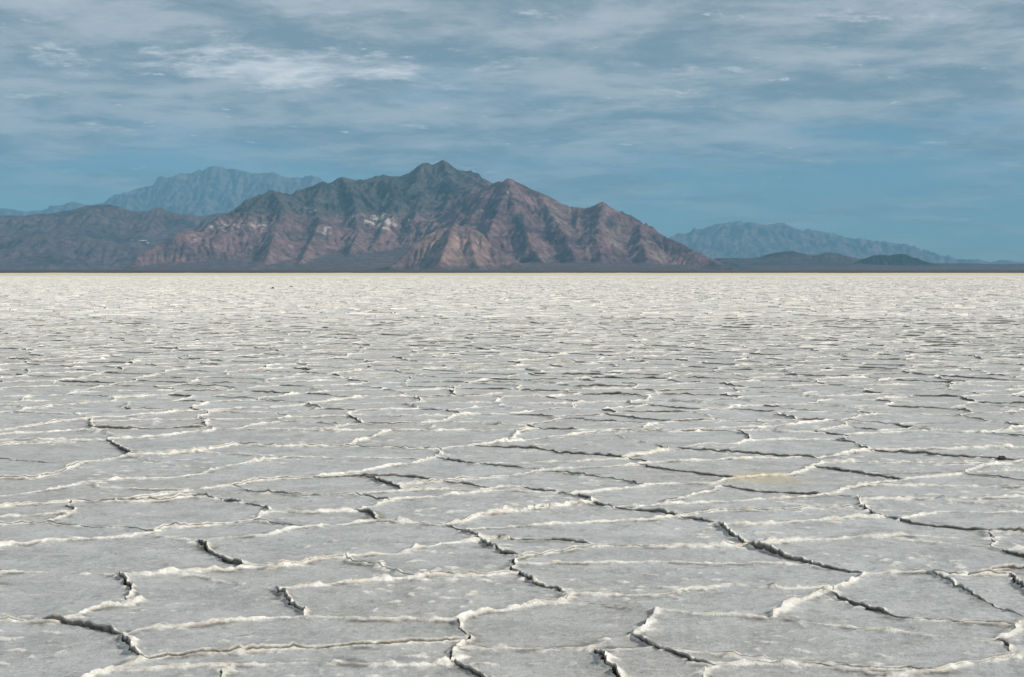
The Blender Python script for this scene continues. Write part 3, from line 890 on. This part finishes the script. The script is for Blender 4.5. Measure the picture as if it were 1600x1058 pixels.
# lines that meet share their height
kd = kdtree.KDTree(len(SA))
for i, p in enumerate(SA[:, :2].tolist()):
    kd.insert((p[0], p[1], 0), i)
kd.balance()
Hs = SA[:, 4].copy(); mLs = SA[:, 7].copy(); mRs = SA[:, 8].copy()
for i in np.nonzero(SA[:, 11] < 0.07)[0]:
    q = [k for _, k, _ in kd.find_range((SA[i, 0], SA[i, 1], 0), 0.07)]
    w = SA[i, 11] / 0.07
    mean = SA[q, 4].mean(); mm = .5 * (SA[q, 7].mean() + SA[q, 8].mean())
    Hs[i] = w * SA[i, 4] + (1 - w) * mean
    mLs[i] = w * SA[i, 7] + (1 - w) * mm; mRs[i] = w * SA[i, 8] + (1 - w) * mm
SA[:, 4] = Hs; SA[:, 7] = mLs; SA[:, 8] = mRs

# points: the lines, rows beside them, and the open floor of the plates
pts = SA[:, :2].tolist()
edges = []
for i0, n in chains:
    edges += [(i, i + 1) for i in range(i0, i0 + n - 1)]
edges += [(a_, b_) for a_, b_ in joins if math.hypot(pts[a_][0] - pts[b_][0], pts[a_][1] - pts[b_][1]) > 2e-4]
NL = len(pts)
# the border of the built wedge
bord = []
for y in np.linspace(NEAR0, NEAR1, 60): bord.append((side(y), y))
for u in np.linspace(1, -1, 60)[1:]: bord.append((u * side(NEAR1), NEAR1))
for y in np.linspace(NEAR1, NEAR0, 60)[1:]: bord.append((-side(y), y))
for u in np.linspace(-1, 1, 12)[1:-1]: bord.append((u * side(NEAR0), NEAR0))
pts += bord
edges += [(NL + i, NL + (i + 1) % len(bord)) for i in range(len(bord))]

inview = lambda x, y, m=.35: np.abs(x) < .3077 * y + m
extra = []
q = SA
for off, stride in ((.013, 1), (.030, 1), (.052, 1), (.085, 2), (.14, 4)):
    k = np.arange(len(q))
    sel = (k % stride == 0) & (q[:, 9] < off * 2.2 + .012)
    for sg in (-1, 1):
        jit = rng.uniform(-.25, .25, (len(q), 2)) * off
        xx = q[:, 0] - q[:, 3] * off * sg + jit[:, 0]; yy = q[:, 1] + q[:, 2] * off * sg + jit[:, 1]
        for a, b in zip(xx[sel].tolist(), yy[sel].tolist()):
            d = kd.find((a, b, 0))[2]
            if d > off * .72 and abs(a) < side(b) - .05 and NEAR0 + .03 < b < NEAR1 - .05:
                extra.append((a, b))
y = NEAR0 + .1
while y < NEAR1 - .1:
    s = 0.0048 * y if y > 6.3 else .06
    s = max(s, .030)
    w = .3077 * y + .3
    xs = np.arange(-w, w, s)
    xs = np.concatenate([xs, np.arange(w, side(y) - .1, max(s * 2, .12)), -np.arange(w, side(y) - .1, max(s * 2, .12))])
    xs = xs + rng.uniform(-.35, .35, len(xs)) * s
    yy = y + rng.uniform(-.35, .35, len(xs)) * s
    for a, b in zip(xs.tolist(), yy.tolist()):
        if kd.find((a, b, 0))[2] > max(.10, s * .6) and NEAR0 + .03 < b < NEAR1 - .05:
            extra.append((a, b))
    y += s * 1.25
pts += extra
co, ed, fa, ov, oe, of = delaunay_2d_cdt([Vector(p) for p in pts], edges, [], 0, 1e-5, True)
PV = np.array([(v.x, v.y) for v in co]); TR = np.array(fa, dtype=np.int64)
con = np.array([e for e, o in zip(ed, oe) if o], dtype=np.int64); con.sort(1)
NVc = len(PV)
# drop triangles outside the wedge
cen = PV[TR].mean(1)
TR = TR[(np.abs(cen[:, 0]) < side(cen[:, 1]) - 1e-4) & (cen[:, 1] > NEAR0) & (cen[:, 1] < NEAR1)]
# counter-clockwise
a, b, c = PV[TR[:, 0]], PV[TR[:, 1]], PV[TR[:, 2]]
fl = ((b[:, 0] - a[:, 0]) * (c[:, 1] - a[:, 1]) - (b[:, 1] - a[:, 1]) * (c[:, 0] - a[:, 0])) < 0
TR[fl] = TR[fl][:, [0, 2, 1]]
NT_ = len(TR)
E3 = np.concatenate([TR[:, [0, 1]], TR[:, [1, 2]], TR[:, [2, 0]]]); ES = np.sort(E3, 1)
key = ES[:, 0] * NVc + ES[:, 1]
ckey = np.unique(con[:, 0] * NVc + con[:, 1])
iscon = np.isin(key, ckey)
ti = np.tile(np.arange(NT_), 3)
o = np.argsort(key, kind='stable')
same = np.nonzero((key[o][1:] == key[o][:-1]) & ~iscon[o][1:])[0]
ea, eb = ti[o[same]], ti[o[same + 1]]
lab = np.arange(NT_)
while True:                       # connected triangles share the smallest label
    m = np.minimum(lab[ea], lab[eb])
    new = lab.copy()
    np.minimum.at(new, ea, m); np.minimum.at(new, eb, m)
    np.minimum.at(new, lab[ea], m); np.minimum.at(new, lab[eb], m)
    new = new[new]; new = new[new]
    if (new == lab).all():
        break
    lab = new
ul, lab = np.unique(lab, return_inverse=True)
NP = len(ul)
# slivers join the neighbour they touch
ar = .5 * np.abs((PV[TR[:, 1], 0] - PV[TR[:, 0], 0]) * (PV[TR[:, 2], 1] - PV[TR[:, 0], 1]) - (PV[TR[:, 1], 1] - PV[TR[:, 0], 1]) * (PV[TR[:, 2], 0] - PV[TR[:, 0], 0]))
allpair = np.nonzero(key[o][1:] == key[o][:-1])[0]
pa, pb = ti[o[allpair]], ti[o[allpair + 1]]
for _ in range(4):
    area = np.bincount(lab, ar, minlength=NP)
    tiny = area < .035
    mp = np.arange(NP)
    la, lb = lab[pa], lab[pb]
    for u, v in ((la, lb), (lb, la)):
        k = (u != v) & tiny[u] & (area[v] > area[u])
        mp[u[k]] = v[k]
    lab = mp[lab]
ul, lab = np.unique(lab, return_inverse=True)
NP = len(ul)

# nearest line of every point
near = np.zeros(NVc, np.int64)
for i, p in enumerate(PV.tolist()):
    near[i] = kd.find((p[0], p[1], 0))[1]
S_ = SA[near]


def surface(x, y, S, sx, sy, tilt):
    """height and whiteness of the crust at x, y; sx, sy: a point on the plate's own side"""
    rx, ry = x - S[:, 0], y - S[:, 1]
    al = rx * S[:, 2] + ry * S[:, 3]; pe = -rx * S[:, 3] + ry * S[:, 2]
    d = np.hypot(pe, np.maximum(0, np.abs(al) - S[:, 9] * .6))
    sidev = -(sx - S[:, 0]) * S[:, 3] + (sy - S[:, 1]) * S[:, 2]
    m = np.where(sidev > 0, S[:, 7], S[:, 8])
    Wd = S[:, 5] * (1 + .6 * vnoise(x / .16, y / .16, 21))
    Wd = np.maximum(Wd, S[:, 9] * .5)
    prof = np.exp(-(d / Wd) ** 1.7)
    lump = 1 + .45 * vnoise(x / .09, y / .09, 22) + .45 * vnoise(x / .026, y / .026, 23)
    h = S[:, 4] * m * prof * lump
    h += .010 * m * np.exp(-d / .16) * (S[:, 4] / .04)
    h += .0075 * fbm(x / .5, y / .5, 4, 24) + tilt
    n = vnoise(x / .085, y / .075, 25) + .5 * vnoise(x / .035, y / .035, 26)
    patch = sstep(vnoise(x / .9, y / .9, 27), -.1, .5)
    crumb = sstep(n, .32, .55) * (.45 + .55 * patch)
    h += .012 * crumb
    white = np.clip(prof * 1.15 * np.minimum(1, S[:, 4] * m / .018) + .75 * crumb, 0, 1)
    base = np.exp(-((d - Wd * 1.25) / (Wd * .6)) ** 2) * sstep(vnoise(x / .25, y / .25, 28) + .4 * vnoise(x / .06, y / .06, 29), -.15, .5) * .8  # brown band at the ridge foot: dirt and shade painted together
    return h, white, base, d


pc = np.stack([np.bincount(lab, cen_ * ar) / np.bincount(lab, ar) for cen_ in PV[TR].mean(1).T], 1)
# projected size of each plate inside the frame
tv = PV[TR]
ppx = 800 + F * tv[..., 0] / tv[..., 1]; ppy = HOR + F * CAMH / tv[..., 1]
pa_ = .5 * np.abs((ppx[:, 1] - ppx[:, 0]) * (ppy[:, 2] - ppy[:, 0]) - (ppx[:, 2] - ppx[:, 0]) * (ppy[:, 1] - ppy[:, 0]))
cpx, cpy = ppx.mean(1), ppy.mean(1)
pa_ = np.where((cpx > 0) & (cpx < 1600) & (cpy < 1058), pa_, 0)
shown = np.bincount(lab, pa_, minlength=NP)
order = np.argsort(-shown)
single = set(order[:298].tolist())

salt_flat_V = []; salt_flat_F = []; sf_m = []


def sheet(poly, z, m):
    i = len(salt_flat_V)
    salt_flat_V.extend([(x, y, z) for x, y in poly]); salt_flat_F.append(list(range(i, i + len(poly)))); sf_m.append(m)


B0, B1 = side(NEAR0), side(NEAR1)
sheet([(-B0 - .3, NEAR0 - .3), (B0 + .3, NEAR0 - .3), (B1 + .3, NEAR1 + .3), (-B1 - .3, NEAR1 + .3)], -.052, 1)
sheet([(-2600, -2600), (2600, -2600), (2600, NEAR0), (B0, NEAR0), (-B0, NEAR0), (-2600, NEAR0)], 0, 0)
sheet([(B0, NEAR0), (2600, NEAR0), (2600, NEAR1), (B1, NEAR1)], 0, 0)
sheet([(-B0, NEAR0), (-B1, NEAR1), (-2600, NEAR1), (-2600, NEAR0)], 0, 0)
sheet([(-2600, NEAR1), (-B1, NEAR1), (B1, NEAR1), (2600, NEAR1), (2600, 2400), (-2600, 2400)], 0, 0)
salt_flat = mesh_obj('salt_flat', salt_flat_V, salt_flat_F, smooth=False, mats=[FARSALT, MUD], midx=sf_m)
tag(salt_flat, 'white salt flat broken into polygon plates by raised ridges and cracks', 'salt flat', 'structure')


def plate_arrays(p):
    t = TR[lab == p] if not isinstance(p, np.ndarray) else TR[p]
    return t


tri_by = np.argsort(lab, kind='stable'); starts = np.searchsorted(lab[tri_by], np.arange(NP + 1))
conset = ckey
rest_V, rest_F, rest_A = [], [], []
rest_n = 0
plate_r = random.Random(5)
for p in range(NP):
    tri = TR[tri_by[starts[p]:starts[p + 1]]]
    vid, inv = np.unique(tri, return_inverse=True)
    inv = inv.reshape(tri.shape)
    x, y = PV[vid, 0].copy(), PV[vid, 1].copy()
    # a point of this plate beside each vertex
    cx = np.zeros(len(vid)); cy = np.zeros(len(vid)); cn = np.zeros(len(vid))
    tc_ = PV[tri].mean(1)
    for k in range(3):
        cx += np.bincount(inv[:, k], tc_[:, 0], minlength=len(vid)); cy += np.bincount(inv[:, k], tc_[:, 1], minlength=len(vid)); cn += np.bincount(inv[:, k], minlength=len(vid))
    cx /= cn; cy /= cn
    e = np.concatenate([inv[:, [0, 1]], inv[:, [1, 2]], inv[:, [2, 0]]])
    es = np.sort(e, 1); ek = es[:, 0] * len(vid) + es[:, 1]
    uk, cnt = np.unique(ek, return_counts=True)
    be = e[np.isin(ek, uk[cnt == 1])]
    S = S_[vid]
    tilt = plate_r.uniform(-.006, .006)
    onb = np.zeros(len(vid), bool); onb[be.ravel()] = True
    h, white, base, d = surface(x, y, S, cx, cy, tilt)
    # open the crack: this side draws back
    v = np.stack([cx - x, cy - y], 1); v /= np.linalg.norm(v, axis=1)[:, None] + 1e-9
    g = np.where(onb, S[:, 6] * np.where(h < S[:, 4] * .5, 1.0, .25) + .0012, 0)
    x += v[:, 0] * g; y += v[:, 1] * g
    # a yellow brine stain beside one ridge
    st = np.zeros(len(vid))
    qx, qy = gpt(1195, 747)
    st = .38 * sstep(1 - np.hypot((x - qx) / .42, (y - qy) / .55) + .4 * vnoise(x / .2, y / .2, 33), .15, .6)
    A = np.stack([white, st, base, np.ones(len(vid))], 1)
    V = np.stack([x, y, h], 1)
    # the broken edge down to the mud
    bi, binv = np.unique(be, return_inverse=True); binv = binv.reshape(be.shape)
    nb = len(bi); n0 = len(V)
    top = V[bi]; mid_ = top.copy(); bot = top.copy(); bot[:, 2] = -.055
    nz_ = vnoise(top[:, 0] / .03, top[:, 1] / .03, 41); nw_ = vnoise(top[:, 0] / .06, top[:, 1] / .06, 42)
    mid_[:, 2] -= np.clip(.008 + .010 * nz_, .002, .03) + .15 * np.clip(top[:, 2], 0, .05)
    k_ = (-.004 - .007 * nw_)[:, None]
    mid_[:, :2] += v[bi] * k_
    bot[:, :2] += v[bi] * (.010 + .008 * nz_)[:, None]
    At = A[bi].copy(); Am = At.copy(); Am[:, 0] *= .35; Am[:, 2] = np.clip(.85 + .4 * nz_, .4, 1.0)
    Ab = At.copy(); Ab[:, 0] = 0; Ab[:, 2] = 1.0
    V = np.concatenate([V, top, mid_, bot]); A = np.concatenate([A, At, Am, Ab])
    s0, s1 = binv[:, 0] + n0, binv[:, 1] + n0
    Fq = np.concatenate([q_ for o1 in (0, nb) for q_ in (np.stack([s1 + o1, s0 + o1, s0 + o1 + nb], 1), np.stack([s1 + o1, s0 + o1 + nb, s1 + o1 + nb], 1))])
    FA = np.concatenate([inv, Fq])
    if p in single:
        mesh_obj('salt_plate', V, FA, SALT, salt_flat, True, (float(pc[p, 0]), float(pc[p, 1]), 0.0), {'mask': A})
    else:
        rest_V.append(V); rest_F.append(FA + rest_n); rest_A.append(A); rest_n += len(V)
o_ = mesh_obj('salt_crust', np.concatenate(rest_V), np.concatenate(rest_F), SALT, salt_flat, True, None, {'mask': np.concatenate(rest_A)})
tag(o_, kind='stuff')

# ridges on the flat farther out
for d0_, d1_, cell_ in ((NEAR1, FARR, 1.38), (FARR, 560.0, 2.3)):
    va, vb = voronoi_edges(seeds_in(d0_ - 2, d1_, cell_, 9))
    ok = (va[:, 1] > d0_ + .1) & (vb[:, 1] > d0_ + .1) & (va[:, 1] < d1_) & (vb[:, 1] < d1_) & (np.abs(va[:, 0]) < .37 * va[:, 1] + 2) & (np.hypot(*(va - vb).T) < 5) & (np.hypot(*(va - vb).T) > .08)
    va, vb = va[ok], vb[ok]
    r = np.random.default_rng(77)
    ne = len(va); K = 4 if d0_ < 100 else 3
    tt = np.linspace(0, 1, K)[None, :, None]
    Pm = va[:, None] * (1 - tt) + vb[:, None] * tt
    dv = vb - va; Ld = np.hypot(*dv.T)[:, None]; dv = dv / Ld
    nv = np.stack([-dv[:, 1], dv[:, 0]], 1)
    nv *= np.where(nv[:, 1:2] > 0, -1, 1)                      # towards the camera
    mid_f = np.array([0, 1, 1, 0][:K - 1] + [0])[None, :, None]
    Pm = Pm + nv[:, None] * (r.normal(0, .10, (ne, K))[..., None] * mid_f)
    Hh = (.010 + .038 * r.random((ne, 1)) ** 1.4) * (.55 + .9 * r.random((ne, K)))
    wn = (.015 + .04 * r.random((ne, 1)) * np.ones((ne, K)))
    wf = (.03 + .06 * r.random((ne, K)))
    nearp = np.concatenate([Pm + nv[:, None] * wn[..., None], np.full((ne, K, 1), -.002)], -1)
    topp = np.concatenate([Pm, Hh[..., None]], -1)
    farp = np.concatenate([Pm - nv[:, None] * wf[..., None], np.full((ne, K, 1), -.002)], -1)
    VV = np.stack([nearp, topp, farp], 2).reshape(-1, 3)
    b0 = (np.arange(ne) * K * 3)[:, None] + (np.arange(K - 1) * 3)[None]
    b0 = b0.ravel()
    FF = np.concatenate([np.stack([b0, b0 + 3, b0 + 4, b0 + 1], 1), np.stack([b0 + 1, b0 + 4, b0 + 5, b0 + 2], 1)])
    wv = np.clip(r.normal(.66, .22, (ne, K, 1)), .2, 1) * np.array([.55, 1.0, .8])[None, None]
    mv = np.clip(r.normal(0, .25, (ne, K, 1)), 0, .5) * np.array([1, .25, .2])[None, None]  # camera-side foot darkest: dirt plus shade put into the colour
    AA = np.stack([wv, 0 * wv, mv, 0 * wv + 1], -1).reshape(-1, 4)
    o_ = mesh_obj('distant_salt_ridges', VV, FF, SALT, salt_flat, False, None, {'mask': AA})
    tag(o_, kind='stuff')

print('plates', NP, 'faces', sum(len(o.data.polygons) for o in bpy.data.objects if o.type == 'MESH'), 'tris', len(TR), 'far edges', ne)

# a strip of pale dry mud and stubble where the salt ends
ys = np.concatenate([np.linspace(790, 1500, 40), np.linspace(1530, 2420, 30)])
us = np.linspace(-0.50, 0.50, 420)
U, Yb = np.meshgrid(us, ys)
Xb = U * Yb
Yb = Yb + 25 * fbm(Xb / 60.0, Yb * 0, 3, 83) * (Yb < 900)
Zb = .02 + (.10 + .22 * np.abs(fbm(Xb / 14.0, Yb / 60.0, 4, 81))) * sstep(Yb, 800, 860) * sstep(Yb, 2420, 2300)
Zb += .55 * np.exp(-((Yb - 1700) / 160.0) ** 2) * (.7 + .6 * fbm(Xb / 45.0, Yb / 200., 3, 82))
m, T = new_mat('dry_mud_stubble')
pos = T.n('ShaderNodeNewGeometry').outputs['Position']
a_ = T.noise(pos, 0.02, 5, 0.65)
b_ = T.noise(pos, 0.3, 5, 0.65)
c_ = T.mix(T.ramp(a_, .35, .65), (0.66, 0.55, 0.32), (0.73, 0.66, 0.47))
c_ = T.mix(T.math('MULTIPLY', T.ramp(b_, .55, .7), .4), c_, (0.40, 0.33, 0.18))
finish(m, T, c_, .9, .1)
bank = mesh_obj('mud_bank', np.stack([Xb, Yb, Zb], -1).reshape(-1, 3), grid_faces(*Xb.shape), m)
tag(bank, 'thin pale yellow strip of dry mud where the salt flat ends', 'mud bank', 'structure')


# ------------------------------------------------------------------ small things on the salt and on the slopes
def lump(name, size, seed, mat, loc, parent=None, flat=.6):
    """an irregular clod: a subdivided ball pushed in and out"""
    import bmesh
    bm = bmesh.new()
    bmesh.ops.create_icosphere(bm, subdivisions=3, radius=1.0)
    r = np.random.default_rng(seed)
    ph = r.uniform(0, 50, 3)
    for v in bm.verts:
        p = np.array(v.co)
        k = 1 + .38 * float(vnoise(p[0] * 1.3 + ph[0] + p[2], p[1] * 1.3 + ph[1], seed)) + .22 * float(vnoise(p[0] * 3 + ph[2] - p[2] * 2, p[1] * 3 + p[2] * 2, seed + 1))
        v.co = Vector((p[0] * k * size[0], p[1] * k * size[1], max(p[2] * k, -.35) * size[2]))
    V = [tuple(v.co) for v in bm.verts]; Fb = [[v.index for v in f.verts] for f in bm.faces]
    bm.free()
    me = bpy.data.meshes.new(name)
    me.from_pydata(V, [], Fb)
    me.materials.append(mat)
    o = bpy.data.objects.new(name, me)
    o.location = loc
    COL.objects.link(o)
    if parent:
        o.parent = parent
        o.matrix_parent_inverse = parent.matrix_world.inverted()
    return o


def plain_mat(name, c1, c2, sc):
    m, T = new_mat(name)
    pos = T.n('ShaderNodeNewGeometry').outputs['Position']
    n = T.noise(pos, sc, 6, .65)
    return finish(m, T, T.mix(T.ramp(n, .3, .7), c1, c2), .9, .15, bump(T, n, .8, .4 / sc))


CLOD = plain_mat('dark_mud_clod', (.022, .022, .024), (.075, .068, .058), 40.)
for k, (px, py, wpx, label) in enumerate((
        (1565, 719, 13, 'small dark mud clod on a salt ridge near a long crack'),
        (426, 451, 5, 'larger of two tiny dark lumps far out on the salt'),
        (455, 448.5, 4, 'smaller of two tiny dark lumps far out on the salt'))):
    x, y = gpt(px, py)
    w = wpx / F * y / 2
    o = lump('mud_clod', (w, w * .8, w * .75), 900 + k, CLOD, (x, y, .012))
    tag(o, label, 'clod', group='dark mud clods on the salt')



def on_slope(name, px, py):
    """the nearest point of a slope that the pixel shows"""
    X, Y, H, PX, PY = GRIDS[name]
    d = np.hypot(PX - px, PY - py) + (Y - Y.min()) * .0008
    k = np.unravel_index(np.argmin(d), d.shape)
    return float(X[k]), float(Y[k]), float(H[k])


PALE = plain_mat('pale_rock', (.50, .45, .42), (.72, .68, .64), .08)
bpy.context.view_layer.update()
for px, py, sx, sz in ((793, 302, 3.2, 10), (792, 309, 2, 6)):
    lump('pale_rock_chute', (sx, 6, sz), 700 + py, PALE, on_slope('mountain', px, py), mountain)
for px, py, sx, sz in ((209, 376, 22, 4), (224, 377, 26, 6), (230, 380, 15, 5)):
    lump('pale_spoil_heap', (sx, 20, sz), 800 + px, PALE, on_slope('foothills', px, py), foothills)

# ------------------------------------------------------------------ haze
hz, T = new_mat('haze_air')
pv = T.n('ShaderNodeVolumePrincipled')
pv.inputs['Color'].default_value = (0.27, 0.61, 0.87, 1)
pv.inputs['Density'].default_value = 4.9e-5
pv.inputs['Anisotropy'].default_value = 0.0
oo = T.n('ShaderNodeOutputMaterial')
hz.node_tree.links.new(pv.outputs[0], oo.inputs['Volume'])
x0, x1, y0, y1, z0, z1 = -19000, 19000, -3200, 32500, -1.2, 1880
Vh = [(x, y, z) for z in (z0, z1) for y in (y0, y1) for x in (x0, x1)]
haze = mesh_obj('haze', Vh, [[0, 2, 3, 1], [4, 5, 7, 6], [0, 1, 5, 4], [2, 6, 7, 3], [0, 4, 6, 2], [1, 3, 7, 5]], hz, smooth=False)
tag(haze, 'thin blue haze in the air over the whole flat', 'haze', 'stuff')
